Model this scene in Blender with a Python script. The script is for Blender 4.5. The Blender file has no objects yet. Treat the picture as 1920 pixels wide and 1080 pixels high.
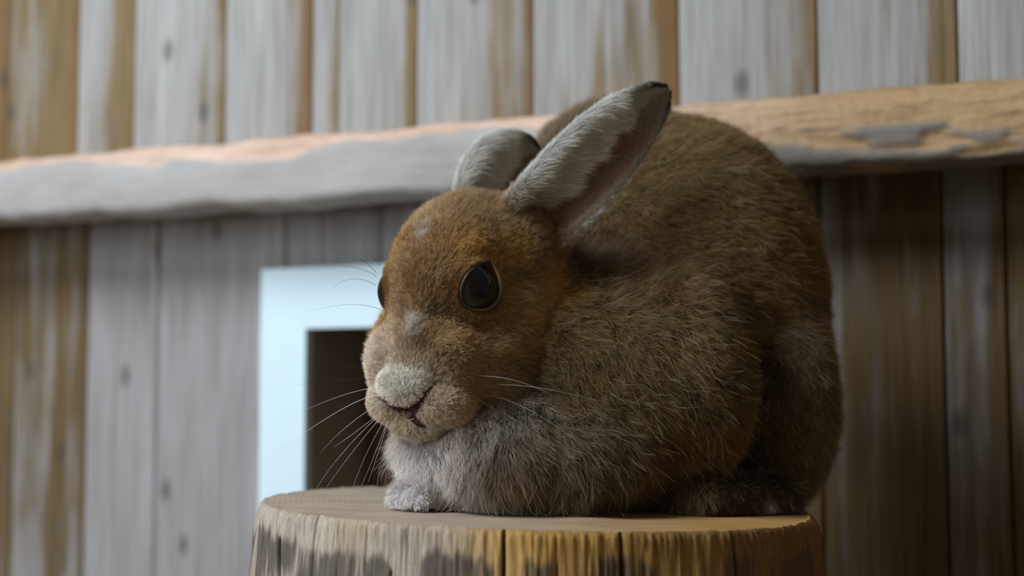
import bpy, math, random
import numpy as np
from mathutils import Vector, kdtree

random.seed(7)
rng = np.random.default_rng(7)
scn = bpy.context.scene
COL = scn.collection

# ------------------------------------------------------------------ camera
F_PX = 2700.0                      # focal length in pixels of a 1920 wide frame
STUMP_TOP = 0.42                   # height of the stump
CAM_Z = STUMP_TOP + 0.085
PITCH = math.atan(205.0 / F_PX)
cam_d = bpy.data.cameras.new('camera')
cam_d.sensor_width = 36.0
cam_d.lens = F_PX / 1920.0 * 36.0
cam_d.clip_start = 0.02
cam_d.dof.use_dof = True
cam_d.dof.focus_distance = 1.035
cam_d.dof.aperture_fstop = 3.2
cam = bpy.data.objects.new('camera', cam_d)
cam.location = (0, 0, CAM_Z)
cam.rotation_euler = (math.pi / 2 + PITCH, 0, 0)
COL.objects.link(cam)
scn.camera = cam

# ------------------------------------------------------------------ light
world = bpy.data.worlds.new('world')
scn.world = world
world.use_nodes = True
bg = world.node_tree.nodes['Background']
bg.inputs[0].default_value = (0.70, 0.62, 0.54, 1)
bg.inputs[1].default_value = 0.18


def area(name, loc, target, sx, sy, power, color):
    d = bpy.data.lights.new(name, 'AREA')
    d.shape = 'RECTANGLE'
    d.size, d.size_y = sx, sy
    d.energy = power
    d.color = color
    o = bpy.data.objects.new(name, d)
    o.location = loc
    o.rotation_euler = (Vector(target) - Vector(loc)).to_track_quat('-Z', 'Y').to_euler()
    COL.objects.link(o)
    return o


# daylight from the open side of the hutch, up on the left
area('window_daylight', (-1.35, 0.55, 1.95), (0.0, 1.3, 0.62), 0.8, 0.8, 44, (0.80, 0.90, 1.0))
area('doorway_daylight', (-1.75, 0.15, 0.95), (-0.05, 1.1, 0.6), 0.8, 0.9, 19, (0.76, 0.88, 1.0))

scn.view_settings.view_transform = 'Standard'
scn.view_settings.look = 'None'
scn.view_settings.gamma = 1.0
scn.view_settings.use_curve_mapping = False
scn.view_settings.exposure = 0.08

# ------------------------------------------------------------------ helpers
CP, SP = math.cos(PITCH), math.sin(PITCH)


def P(u, v, d):
    """photo pixel -> world point at depth d (world y)"""
    a, b = (u - 960.0) / F_PX, (540.0 - v) / F_PX
    r = np.array([a, CP - b * SP, SP + b * CP])
    return np.array([0, 0, CAM_Z]) + r * (d / r[1])


def srgb(r, g, b):
    return np.array([((c / 255.0 + 0.055) / 1.055) ** 2.4 if c > 10 else c / 255.0 / 12.92 for c in (r, g, b)])


def rgba(r, g, b):
    return tuple(srgb(r, g, b)) + (1.0,)


def nrm(v):
    v = np.asarray(v, float)
    return v / np.linalg.norm(v, axis=-1, keepdims=True)


def hash3(i, j, k, seed=0):
    n = (i.astype(np.int64) * 73856093) ^ (j.astype(np.int64) * 19349663) ^ (k.astype(np.int64) * 83492791) ^ (seed * 2654435761)
    n = (n ^ (n >> 13)) * 1274126177
    n = n & 0x7fffffff
    n = (n ^ (n >> 15)) * 2246822519
    return (n & 0xffffff) / float(0xffffff)


def noise(p, scale, seed=0):
    """value noise in -1..1; p (N,3)"""
    q = p * scale
    i = np.floor(q).astype(np.int64)
    f = q - i
    f = f * f * (3 - 2 * f)
    r = 0
    for dx in (0, 1):
        wx = f[:, 0] if dx else 1 - f[:, 0]
        for dy in (0, 1):
            wy = f[:, 1] if dy else 1 - f[:, 1]
            for dz in (0, 1):
                wz = f[:, 2] if dz else 1 - f[:, 2]
                r = r + wx * wy * wz * hash3(i[:, 0] + dx, i[:, 1] + dy, i[:, 2] + dz, seed)
    return r * 2 - 1


def sstep(a, b, x):
    t = np.clip((x - a) / (b - a), 0, 1)
    return t * t * (3 - 2 * t)


def mesh_np(name, verts, faces, mat=None, parent=None, smooth=True):
    me = bpy.data.meshes.new(name)
    me.from_pydata(np.asarray(verts).tolist(), [], np.asarray(faces).tolist() if not isinstance(faces, list) else faces)
    me.update()
    if smooth:
        me.polygons.foreach_set('use_smooth', np.ones(len(me.polygons), bool))
    o = bpy.data.objects.new(name, me)
    COL.objects.link(o)
    if mat:
        me.materials.append(mat)
    if parent:
        o.parent = parent
    return o


def empty(name, loc=(0, 0, 0), rz=0):
    o = bpy.data.objects.new(name, None)
    o.location = loc
    o.rotation_euler = (0, 0, rz)
    COL.objects.link(o)
    return o


def tag(o, label, cat=None, group=None, kind=None):
    o['label'] = label
    if cat:
        o['category'] = cat
    if group:
        o['group'] = group
    if kind:
        o['kind'] = kind
    return o


# ------------------------------------------------------------------ materials
class NT:
    def __init__(self, name):
        self.m = bpy.data.materials.new(name)
        self.m.use_nodes = True
        self.t = self.m.node_tree
        self.b = self.t.nodes['Principled BSDF']

    def n(self, kind, **kw):
        nd = self.t.nodes.new(kind)
        for k, v in kw.items():
            if k.startswith('i_'):
                key = k[2:]
                key = int(key) if key.isdigit() else key
                nd.inputs[key].default_value = v
            else:
                setattr(nd, k, v)
        return nd

    def l(self, a, b):
        self.t.links.new(a, b)

    def ramp(self, fac, stops):
        r = self.n('ShaderNodeValToRGB')
        el = r.color_ramp.elements
        while len(el) < len(stops):
            el.new(0.5)
        for e, (p, c) in zip(el, stops):
            e.position = p
            e.color = c if len(c) == 4 else tuple(c) + (1,)
        self.l(fac, r.inputs[0])
        return r.outputs[0]

    def mix(self, fac, a, b, mode='MIX'):
        x = self.n('ShaderNodeMix', data_type='RGBA', blend_type=mode)
        for sock, val in ((x.inputs[0], fac), (x.inputs[6], a), (x.inputs[7], b)):
            if hasattr(val, 'is_output'):
                self.l(val, sock)
            else:
                sock.default_value = val
        return x.outputs[2]

    def math(self, op, a, b=0.5, c=None):
        x = self.n('ShaderNodeMath', operation=op)
        for s, val in zip(x.inputs, (a, b, c)):
            if val is None:
                continue
            if hasattr(val, 'is_output'):
                self.l(val, s)
            else:
                s.default_value = val
        return x.outputs[0]

    def noise(self, vec, scale, detail=4, rough=0.6):
        x = self.n('ShaderNodeTexNoise')
        x.inputs['Scale'].default_value = scale
        x.inputs['Detail'].default_value = detail
        x.inputs['Roughness'].default_value = rough
        self.l(vec, x.inputs['Vector'])
        return x.outputs['Fac']

    def mapping(self, vec, scale=(1, 1, 1), loc=(0, 0, 0)):
        x = self.n('ShaderNodeMapping')
        x.inputs['Scale'].default_value = scale
        if hasattr(loc, 'is_output'):
            self.l(loc, x.inputs['Location'])
        else:
            x.inputs['Location'].default_value = loc
        self.l(vec, x.inputs['Vector'])
        return x.outputs[0]

    def bump(self, h, strength=0.3, dist=0.002):
        x = self.n('ShaderNodeBump')
        x.inputs['Strength'].default_value = strength
        x.inputs['Distance'].default_value = dist
        self.l(h, x.inputs['Height'])
        self.l(x.outputs[0], self.b.inputs['Normal'])


def plank_material(name, grey_lo, grey_hi, warm_lo, warm_hi, warm_bias, edge_k=1.0):
    """weathered boards: silver-grey wood turning brown towards one edge, grain, streaks and knots"""
    k = NT(name)
    tc = k.n('ShaderNodeTexCoord')
    oi = k.n('ShaderNodeObjectInfo')
    comb = k.n('ShaderNodeCombineXYZ')
    k.l(k.math('MULTIPLY', oi.outputs['Random'], 17.0), comb.inputs[0])
    k.l(k.math('MULTIPLY', oi.outputs['Random'], 9.0), comb.inputs[2])
    base = k.mapping(tc.outputs['Object'], (1, 1, 1), comb.outputs[0])
    grain = k.noise(k.mapping(base, (1, 1, 0.035)), 190, 5, 0.65)
    streak = k.noise(k.mapping(base, (1, 1, 0.09)), 36, 4, 0.6)
    blot = k.noise(k.mapping(base, (1, 1, 0.5)), 9, 3, 0.55)
    sep = k.n('ShaderNodeSeparateXYZ')
    k.l(tc.outputs['Generated'], sep.inputs[0])
    at = k.n('ShaderNodeAttribute', attribute_type='OBJECT', attribute_name='warm')
    # warm mask: browner toward the right edge of each board
    e = k.math('MULTIPLY_ADD', k.math('POWER', sep.outputs[0], 1.6), edge_k, warm_bias)
    e = k.math('ADD', e, at.outputs['Fac'])
    e = k.math('ADD', e, k.math('MULTIPLY_ADD', streak, 2.0, -1.0))
    e = k.math('ADD', e, k.math('MULTIPLY_ADD', blot, 0.9, -0.45))
    wm = k.n('ShaderNodeMapRange', interpolation_type='SMOOTHSTEP')
    wm.inputs['From Min'].default_value = 0.35
    wm.inputs['From Max'].default_value = 1.05
    k.l(e, wm.inputs['Value'])
    grey = k.mix(streak, grey_lo, grey_hi)
    warm = k.mix(k.math('ADD', k.math('MULTIPLY', grain, 0.5), k.math('MULTIPLY', blot, 0.5)), warm_lo, warm_hi)
    c = k.mix(wm.outputs[0], grey, warm)
    ae = k.n('ShaderNodeAttribute', attribute_type='OBJECT', attribute_name='rust')
    es = k.n('ShaderNodeMapRange', interpolation_type='SMOOTHSTEP')
    k.l(k.math('SUBTRACT', 1.0, ae.outputs['Fac']), es.inputs['From Min'])
    es.inputs['From Max'].default_value = 1.0
    k.l(k.math('ADD', sep.outputs[0], k.math('MULTIPLY_ADD', streak, 0.3, -0.15)), es.inputs['Value'])
    c = k.mix(k.math('MULTIPLY', es.outputs[0], 0.85), c, k.mix(blot, rgba(104, 72, 42), rgba(134, 100, 62)))
    g2 = k.ramp(grain, [(0.3, (0.62, 0.6, 0.58)), (0.62, (1.1, 1.1, 1.1))])
    c = k.mix(0.75, c, g2, 'MULTIPLY')
    # knots
    vo = k.n('ShaderNodeTexVoronoi', voronoi_dimensions='2D')
    vo.inputs['Scale'].default_value = 7.0
    sb = k.n('ShaderNodeSeparateXYZ')
    k.l(base, sb.inputs[0])
    cb = k.n('ShaderNodeCombineXYZ')
    k.l(sb.outputs[0], cb.inputs[0])
    k.l(k.math('MULTIPLY', sb.outputs[2], 0.55), cb.inputs[1])
    k.l(cb.outputs[0], vo.inputs['Vector'])
    kn = k.ramp(vo.outputs['Distance'], [(0.025, (1, 1, 1)), (0.075, (0, 0, 0))])
    c = k.mix(k.math('MULTIPLY', kn, 0.62), c, rgba(70, 66, 60))
    k.l(c, k.b.inputs['Base Color'])
    k.b.inputs['Roughness'].default_value = 0.8
    k.b.inputs['Specular IOR Level'].default_value = 0.2
    k.bump(grain, 0.5, 0.002)
    return k.m


M_UP = plank_material('weathered_planks', rgba(134, 128, 122), rgba(188, 185, 181), rgba(92, 73, 44), rgba(146, 124, 88), 0.07)
M_LOW = plank_material('lower_planks', rgba(140, 133, 130), rgba(174, 170, 168), rgba(84, 66, 42), rgba(122, 102, 70), -0.05, 0.25)


def plain_material(name, col, rough=0.6, var=0.1, scale=20, spec=0.3, bump=0.0):
    k = NT(name)
    tc = k.n('ShaderNodeTexCoord')
    nz = k.noise(tc.outputs['Object'], scale, 4)
    lo = tuple(c * (1 - var) for c in col[:3]) + (1,)
    hi = tuple(min(1, c * (1 + var)) for c in col[:3]) + (1,)
    k.l(k.mix(nz, lo, hi), k.b.inputs['Base Color'])
    k.b.inputs['Roughness'].default_value = rough
    k.b.inputs['Specular IOR Level'].default_value = spec
    if bump:
        k.bump(nz, bump, 0.002)
    return k.m


M_FRAME = plain_material('white_paint', rgba(216, 235, 242), 0.55, 0.03, 30)
M_BOX = plain_material('box_wood', rgba(104, 80, 64), 0.8, 0.2, 14)
M_JAMB = plain_material('jamb_wood', rgba(150, 140, 122), 0.8, 0.15, 14)
M_FLOOR = plain_material('floor_earth', rgba(140, 122, 98), 0.9, 0.3, 30, 0.1, 0.4)

# ------------------------------------------------------------------ wall
W_Y0, W_K = 1.548, -0.46
W_RZ = math.atan(W_K)
WT = np.array([math.cos(W_RZ), math.sin(W_RZ), 0.0])     # along the wall, to the right
WN = np.array([math.sin(W_RZ), -math.cos(W_RZ), 0.0])    # out of the wall, toward the viewer
WO = np.array([0, W_Y0, 0.0])


def wall_xz(u, v, off=0.0):
    """pixel -> (x along the wall, height) on the plane 'off' in front of the wall"""
    o = np.array([0, 0, CAM_Z])
    r = P(u, v, 1.0) - o
    t = np.dot(WO + WN * off - o, WN) / np.dot(r, WN)
    q = o + r * t
    return float(np.dot(q - WO, WT)), float(q[2])


# floor (below the frame, carries stump and wall)
bmv = [(-2.2, -0.9, 0), (2.2, -0.9, 0), (2.2, 2.6, 0), (-2.2, 2.6, 0), (-2.2, -0.9, -0.05), (2.2, -0.9, -0.05), (2.2, 2.6, -0.05), (-2.2, 2.6, -0.05)]
BOXF = [(0, 1, 2, 3), (7, 6, 5, 4), (0, 4, 5, 1), (1, 5, 6, 2), (2, 6, 7, 3), (3, 7, 4, 0)]
fl = mesh_np('floor', bmv, BOXF, M_FLOOR, smooth=False)
tag(fl, 'earthen floor under the stump and plank wall', kind='structure')

wall = empty('wall_back', tuple(WO), W_RZ)
tag(wall, 'weathered vertical plank wall behind the hare', kind='structure')


def box_v(x0, x1, y0, y1, z0, z1, ch=0.0, shear=0.0):
    """a chamfered board; shear pushes the left edge forward"""
    prof = [(x0 + ch, y0), (x1 - ch, y0), (x1, y0 + ch), (x1, y1), (x0, y1), (x0, y0 + ch)] if ch else [(x0, y0), (x1, y0), (x1, y1), (x0, y1)]
    prof = [(x, y - shear * (x1 - x) / (x1 - x0)) for x, y in prof]
    n = len(prof)
    v = [(x, y, z0) for x, y in prof] + [(x, y, z1) for x, y in prof]
    f = [(i, (i + 1) % n, n + (i + 1) % n, n + i) for i in range(n)]
    f += [tuple(range(n - 1, -1, -1)), tuple(range(n, 2 * n))]
    return v, f


REC = 0.06                         # the lower wall stands back behind the rail


def plank(x0, x1, z0, z1, mat, gap=0.0015, shear=0.005, warm=0.0, rust=0.001, thick=0.018, y=0.0):
    cx = (x0 + x1) / 2
    v, f = box_v(x0 + gap - cx, x1 - gap - cx, y, y + thick, z0 - z0, z1 - z0, 0.0022, shear)
    o = mesh_np('plank', v, f, mat, wall, smooth=False)
    o.location = (cx, 0, z0)
    o['warm'] = warm
    o['rust'] = rust
    return o


RAIL_Z = wall_xz(960, 275)[1]
up_seams = [-960, -820, -690, -560, -430, -260, -110, 20, 150, 255, 425, 588, 640, 786, 1003, 1275, 1535, 1797, 2080, 2360, 2660, 2980]
up_warm = [0.7, 0.9, 0.6, 0.9, 0.8, 0.9, 0.9, 0.8, 0.35, -0.05, -0.1, 0.05, -0.1, 0.0, 0.1, 0.02, 0.08, -0.1, 0.0, 0.1, 0.0]
up_rust = [0.2, 0.1, 0.2, 0.1, 0.2, 0.2, 0.2, 0.2, 0.001, 0.001, 0.4, 0.001, 0.001, 0.15, 0.25, 0.15, 0.1, 0.001, 0.2, 0.1, 0.2]
xs = [wall_xz(u, 80)[0] for u in up_seams]
for i in range(len(xs) - 1):
    gap = 0.0012
    plank(xs[i], xs[i + 1], RAIL_Z, 1.25, M_UP, gap, 0.0075 if i > 11 else 0.004, up_warm[i], up_rust[i])
low_seams = [-1000, -840, -680, -510, -340, -60, 30, 165, 297, 535]
xs = [wall_xz(u, 600, -REC)[0] for u in low_seams]
low_warm = [0.8, 0.9, 0.7, 0.9, 0.9, 0.9, 0.75, -0.05, -0.2]
for i in range(len(xs) - 1):
    plank(xs[i], xs[i + 1], 0.0, RAIL_Z, M_LOW, 0.0012, 0.002, y=REC, warm=low_warm[i])
# boards interrupted by the hatch opening
OX0, OX1 = wall_xz(545, 700, -REC)[0], wall_xz(905, 700, -REC)[0]
OZ1, OZ0 = wall_xz(600, 590, -REC)[1], wall_xz(600, 1090, -REC)[1]
xm = (xs[-1] + OX1) / 2
plank(xs[-1], xm, OZ1, RAIL_Z, M_LOW, 0.0012, 0.002, y=REC, warm=-0.1)
plank(xm, OX1, OZ1, RAIL_Z, M_LOW, 0.0012, 0.002, y=REC, warm=0.0)
plank(xs[-1], xm, 0.0, OZ0, M_LOW, 0.0012, 0.002, y=REC, warm=0.0)
plank(xm, OX1, 0.0, OZ0, M_LOW, 0.0012, 0.002, y=REC, warm=0.0)
low2 = [1130, 1330, 1540, 1771, 1890, 2130, 2400, 2700, 3020]
xs2 = [OX1] + [wall_xz(u, 600, -REC)[0] for u in low2]
for i in range(len(xs2) - 1):
    plank(xs2[i], xs2[i + 1], 0.0, RAIL_Z, M_LOW, 0.0012, 0.002, y=REC, warm=[0.4, 0.7, 0.95, 1.0, 0.8, 0.95, 0.9, 0.8, 0.9][i])
# dark backing behind the boards, upper and lower, with a soffit board closing the step
M_BACK = plain_material('backing', rgba(52, 46, 40), 0.9)
for a in ((-2.1, 1.15, 0.026, 0.03, RAIL_Z, 1.25), (-2.1, OX0 - 0.005, REC + 0.022, REC + 0.026, 0, RAIL_Z), (OX1 + 0.005, 1.15, REC + 0.022, REC + 0.026, 0, RAIL_Z),
          (OX0 - 0.005, OX1 + 0.005, REC + 0.022, REC + 0.026, OZ1 + 0.005, RAIL_Z), (OX0 - 0.005, OX1 + 0.005, REC + 0.022, REC + 0.026, 0, OZ0 - 0.005), (-2.1, 1.15, 0.0, REC + 0.026, RAIL_Z - 0.012, RAIL_Z - 0.0005)):
    v, f = box_v(*a)
    mesh_np('backing_panel', v, f, M_BACK, wall, smooth=False)

# ------------------------------------------------------------------ white hatch frame with the dark box behind it
hatch = empty('hatch_frame', tuple(WO), W_RZ)
tag(hatch, 'white painted hatch frame around a dark opening behind the hare', 'hatch frame')
FO = 0.021
fx0, fz1 = wall_xz(490, 505, FO - REC)
ix0, iz1 = wall_xz(573, 616, FO - REC)
fx1 = wall_xz(985, 700, FO - REC)[0]
ix1 = wall_xz(905, 700, FO - REC)[0]
fz0 = wall_xz(600, 1180, FO - REC)[1]
iz0 = wall_xz(600, 1085, FO - REC)[1]
for nm, a in (('stile', (fx0, ix0, fz0, fz1)), ('stile', (ix1, fx1, fz0, fz1)), ('head_rail', (ix0, ix1, iz1, fz1)), ('bottom_rail', (ix0, ix1, fz0, iz0))):
    v, f = box_v(a[0], a[1], REC - FO, REC - 0.0065, a[2], a[3], 0.0004)
    mesh_np(nm, v, f, M_FRAME, hatch, smooth=False)
D = REC + 0.115
for nm, a, m in (('jamb', (ix0 - 0.016, ix0, REC - 0.006, D, iz0, iz1), M_JAMB), ('jamb', (ix1, ix1 + 0.012, REC - 0.006, D, iz0, iz1), M_JAMB),
                 ('head_board', (ix0 - 0.016, ix1 + 0.012, REC - 0.006, D, iz1, iz1 + 0.012), M_BOX), ('sill_board', (ix0 - 0.016, ix1 + 0.012, REC - 0.006, D, iz0 - 0.012, iz0), M_BOX),
                 ('back_panel', (ix0 - 0.016, ix1 + 0.012, D, D + 0.012, iz0 - 0.012, iz1 + 0.012), M_BOX)):
    v, f = box_v(*a)
    mesh_np(nm, v, f, m, hatch, smooth=False)

# ------------------------------------------------------------------ gnawed rail
RO = 0.056
zt0, zt1 = wall_xz(0, 300, RO * 0.6), wall_xz(1920, 140, RO * 0.6)
zb0, zb1 = wall_xz(0, 415, RO), wall_xz(1920, 293, RO)


def lin(a, b, x):
    return a[1] + (b[1] - a[1]) * (x - a[0]) / (b[0] - a[0])


NX, NS = 1100, 46
rx = np.linspace(-2.0, 1.1, NX)
# half-round profile, s from top back over the front to bottom back  (y out, h 1=top 0=bottom)
prof = np.array([(0.0, 1.0), (0.022, 1.0), (0.036, 0.985), (0.046, 0.93), (0.052, 0.82), (0.056, 0.66), (0.057, 0.48), (0.057, 0.28), (0.056, 0.1), (0.051, 0.02), (0.040, -0.01), (0.0, -0.01)])
cum = np.concatenate([[0], np.cumsum(np.hypot(np.diff(prof[:, 0]), np.diff(prof[:, 1]) * 0.078))])
ss = np.linspace(0, cum[-1], NS)
py = np.interp(ss, cum, prof[:, 0])
ph = np.interp(ss, cum, prof[:, 1])
X, S = np.meshgrid(rx, np.arange(NS), indexing='ij')
H = ph[S]
Y0 = py[S]
ztop = lin(zt0, zt1, rx)[:, None]
zbot = lin(zb0, zb1, rx)[:, None]
flat = np.stack([X.ravel(), np.zeros(X.size), H.ravel() * 0.08], 1)
x01 = sstep(0.02, 0.22, X)                                  # heavily gnawed on the right
gn = noise(flat * [0.7, 1, 2.2], 10, 3) * 0.6 + noise(flat * [0.5, 1, 2.4], 40, 4) * 0.3 + noise(flat * [0.3, 1, 1.5], 140, 5) * 0.22
gn = gn.reshape(X.shape)
limit = 0.74 * (1 - x01) + 0.22 * x01                       # below this height the old grey skin survives
chew = sstep(-0.05, 0.05, (H - limit) + gn * (0.22 + 0.28 * x01))
grooves = noise(flat * [0.25, 1, 1.6], 190, 8).reshape(X.shape) * 0.6 + noise(flat * [0.5, 1, 1.2], 420, 9).reshape(X.shape) * 0.4
carve = chew * (0.0030 + 0.0042 * (grooves * 0.5 + 0.5) + 0.002 * (noise(flat, 22, 11).reshape(X.shape)))
wob = 0.0022 * noise(flat * [1, 1, 1], 14, 12).reshape(X.shape) + 0.0006 * grooves * (1 - chew)
inner = np.clip(Y0 / 0.012, 0, 1)
Yv = -(Y0 + (wob - carve) * inner) - 0.0085
edge = 0.0026 * noise(np.stack([rx, rx * 0, rx * 0], 1), 17, 13)[:, None] + 0.0012 * noise(np.stack([rx, rx * 0, rx * 0], 1), 60, 14)[:, None]
Zv = zbot + (ztop - zbot) * H + edge * (H - 0.5) * 1.6 - chew * 0.0015 * np.sign(H - 0.5)
verts = np.stack([X, Yv, Zv], -1).reshape(-1, 3)
idx = np.arange(NX * NS).reshape(NX, NS)
fc = np.stack([idx[:-1, :-1], idx[:-1, 1:], idx[1:, 1:], idx[1:, :-1]], -1).reshape(-1, 4).tolist()
fc += [idx[0, ::-1].tolist(), idx[-1].tolist(), [int(i) for i in idx[:, 0]] + [], ]
fc = fc[:-1]
bk = np.stack([idx[:-1, 0], idx[1:, 0], idx[1:, -1], idx[:-1, -1]], -1).tolist()
fc += bk

kr = NT('rail_wood')
ta = kr.n('ShaderNodeAttribute', attribute_name='chew')
tg = kr.n('ShaderNodeAttribute', attribute_name='gold')
tc = kr.n('ShaderNodeTexCoord')
gr = kr.noise(kr.mapping(tc.outputs['Object'], (0.06, 1, 1)), 260, 5, 0.65)
bl = kr.noise(kr.mapping(tc.outputs['Object'], (0.5, 1, 1)), 16, 3)
pale = kr.mix(bl, rgba(192, 158, 136), rgba(222, 196, 178))
gold = kr.mix(bl, rgba(156, 125, 90), rgba(190, 160, 120))
bare = kr.mix(tg.outputs['Fac'], pale, gold)
bare = kr.mix(0.8, bare, kr.ramp(gr, [(0.3, (0.6, 0.52, 0.45)), (0.55, (1.08, 1.06, 1.04))]), 'MULTIPLY')
grey = kr.mix(bl, rgba(146, 139, 134), rgba(190, 185, 181))
grey = kr.mix(0.5, grey, kr.ramp(gr, [(0.3, (0.7, 0.7, 0.7)), (0.6, (1.05, 1.05, 1.05))]), 'MULTIPLY')
tw = kr.n('ShaderNodeAttribute', attribute_name='dull')
grey = kr.mix(tw.outputs['Fac'], grey, rgba(130, 121, 112))
kr.l(kr.mix(ta.outputs['Fac'], grey, bare), kr.b.inputs['Base Color'])
kr.b.inputs['Roughness'].default_value = 0.8
kr.b.inputs['Specular IOR Level'].default_value = 0.2
kr.bump(gr, 0.5, 0.0015)
rail = mesh_np('wooden_rail', verts, fc, kr.m)
rail.location = tuple(WO)
rail.rotation_euler = (0, 0, W_RZ)
tag(rail, 'gnawed wooden rail running across the plank wall above the hare', 'rail')
for nm, val in (('chew', chew), ('gold', sstep(0.05, 0.42, X) + 0.9 * (1 - sstep(-0.78, -0.6, X))), ('dull', x01)):
    at = rail.data.attributes.new(nm, 'FLOAT', 'POINT')
    at.data.foreach_set('value', np.clip(val, 0, 1).ravel().astype(np.float32))

# ------------------------------------------------------------------ stump
SC = np.array([0.0175, 1.15])
SR = 0.2195
TILT = 0.027


def stump_top_z(x, y):
    return STUMP_TOP - TILT * (x - SC[0])


NA = 1500
zdep = np.concatenate([[-0.0005, 0.0005, 0.0018, 0.0035], np.linspace(0.006, 0.09, 46), np.linspace(0.11, STUMP_TOP + 0.0, 12)])
NZ = len(zdep)
ang = np.linspace(0, 2 * np.pi, NA, endpoint=False)
A, Z = np.meshgrid(ang, zdep, indexing='ij')
arc = np.stack([np.cos(A) * SR, np.sin(A) * SR, Z * 1.0], -1).reshape(-1, 3)
outline = 0.006 * noise(np.stack([np.cos(ang), np.sin(ang), ang * 0], 1), 1.7, 21) + 0.0025 * noise(np.stack([np.cos(ang), np.sin(ang), ang * 0], 1), 7, 22)
fib = noise(arc * [1, 1, 0.07], 560, 23) * 0.75 + noise(arc * [1, 1, 0.08], 300, 24) * 0.5 + noise(arc * [1, 1, 0.2], 90, 25) * 0.25
fib = fib.reshape(A.shape)
chip = noise(arc * [1, 1, 0.7], 70, 26).reshape(A.shape)
frill = noise(np.stack([np.cos(ang), np.sin(ang), ang * 0], 1) * SR, 420, 27) * 0.5 + noise(np.stack([np.cos(ang), np.sin(ang), ang * 0], 1) * SR, 140, 28) * 0.8
R = SR + outline[:, None] + 0.006 * sstep(0.0, 0.10, Z) + fib * 0.0013 * sstep(0.0, 0.004, Z) + chip * 0.0009
R = R - 0.0028 * np.exp(-np.maximum(Z, 0) / 0.0022)
# worn round shoulder on the right hand side
rw = np.exp(-((np.angle(np.exp(1j * (A - math.radians(-8)))) / 0.5) ** 2))
R = R - rw * 0.006 * np.exp(-np.maximum(Z, 0) / 0.010)
lw = np.exp(-((np.angle(np.exp(1j * (A - math.radians(186)))) / 0.4) ** 2))
R = R - lw * 0.004 * np.exp(-np.maximum(Z, 0) / 0.012)


def ang_at(u):
    """angle on the near side of the stump seen at pixel column u"""
    best, ba = 1e9, 0
    for a in np.linspace(-math.pi, 0, 2000):
        x, y = SC[0] + SR * math.cos(a), SC[1] + SR * math.sin(a)
        d = abs(960 + F_PX * x / y - u)
        if d < best:
            best, ba = d, a
    return ba


cracks = np.zeros_like(R)
for u, wd, dp, z0, z1, sl in ((945, 0.0011, 0.004, 0.000, 0.09, 0.0), (1163, 0.001, 0.0035, 0.000, 0.09, 0.0), (1362, 0.0011, 0.004, 0.004, 0.09, 0.15), (531, 0.0016, 0.005, 0.02, 0.09, -0.2),
                              (492, 0.0014, 0.004, 0.024, 0.09, 0.0), (630, 0.0008, 0.002, 0.002, 0.05, 0.2), (735, 0.001, 0.0025, 0.03, 0.08, 0.0), (1040, 0.0008, 0.002, 0.02, 0.09, 0.1), (583, 0.0008, 0.002, 0.0, 0.045, 0.0)):
    a0 = ang_at(u)
    da = (np.angle(np.exp(1j * (A - a0))) * SR) - sl * 0.01 * np.sin(Z * 70)
    cracks += dp * np.exp(-(da / wd) ** 2) * sstep(z0 - 0.003, z0 + 0.003, Z) * (1 - sstep(z1, z1 + 0.02, Z))
R = R - cracks
Xs, Ys = R * np.cos(A), R * np.sin(A)
Zt = STUMP_TOP - TILT * Xs + frill[:, None] * 0.0009 * np.exp(-np.maximum(Z, 0) / 0.005)
Zs = np.where(Z > 0.1, Zt * 0 + (STUMP_TOP - TILT * Xs) * (1 - (Z - 0.1) / (STUMP_TOP - 0.1)) - 0.1 * (1 - (Z - 0.1) / (STUMP_TOP - 0.1)), Zt - np.maximum(Z, 0))
Zs[:, -1] = 0.0
sv = np.stack([Xs, Ys, Zs], -1).reshape(-1, 3)
sid = np.arange(NA * NZ).reshape(NA, NZ)
nx_ = np.roll(sid, -1, 0)
sf = np.stack([sid[:, :-1], sid[:, 1:], nx_[:, 1:], nx_[:, :-1]], -1).reshape(-1, 4).tolist()
sf.append(sid[::-1, -1].tolist())

ks = NT('stump_wood')
tc = ks.n('ShaderNodeTexCoord')
ay = ks.n('ShaderNodeAttribute', attribute_name='yellow')
ab = ks.n('ShaderNodeAttribute', attribute_name='brown')
an = ks.n('ShaderNodeAttribute', attribute_name='stain')
ac = ks.n('ShaderNodeAttribute', attribute_name='crack')
gr = ks.noise(ks.mapping(tc.outputs['Object'], (1, 1, 0.06)), 620, 6, 0.75)
bl = ks.noise(ks.mapping(tc.outputs['Object'], (1, 1, 0.4)), 30, 4)
c = ks.mix(bl, rgba(152, 138, 124), rgba(196, 184, 168))
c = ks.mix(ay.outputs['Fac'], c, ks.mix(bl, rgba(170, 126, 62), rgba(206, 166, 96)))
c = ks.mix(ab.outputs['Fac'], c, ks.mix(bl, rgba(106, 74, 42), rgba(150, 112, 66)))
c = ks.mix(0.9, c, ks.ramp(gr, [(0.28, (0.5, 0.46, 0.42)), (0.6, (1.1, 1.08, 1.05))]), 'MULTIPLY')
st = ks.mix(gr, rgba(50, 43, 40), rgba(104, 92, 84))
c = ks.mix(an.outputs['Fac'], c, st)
c = ks.mix(ac.outputs['Fac'], c, rgba(44, 34, 26))
ks.l(c, ks.b.inputs['Base Color'])
ks.b.inputs['Roughness'].default_value = 0.8
ks.b.inputs['Specular IOR Level'].default_value = 0.15
ks.bump(gr, 0.6, 0.0012)

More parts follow.
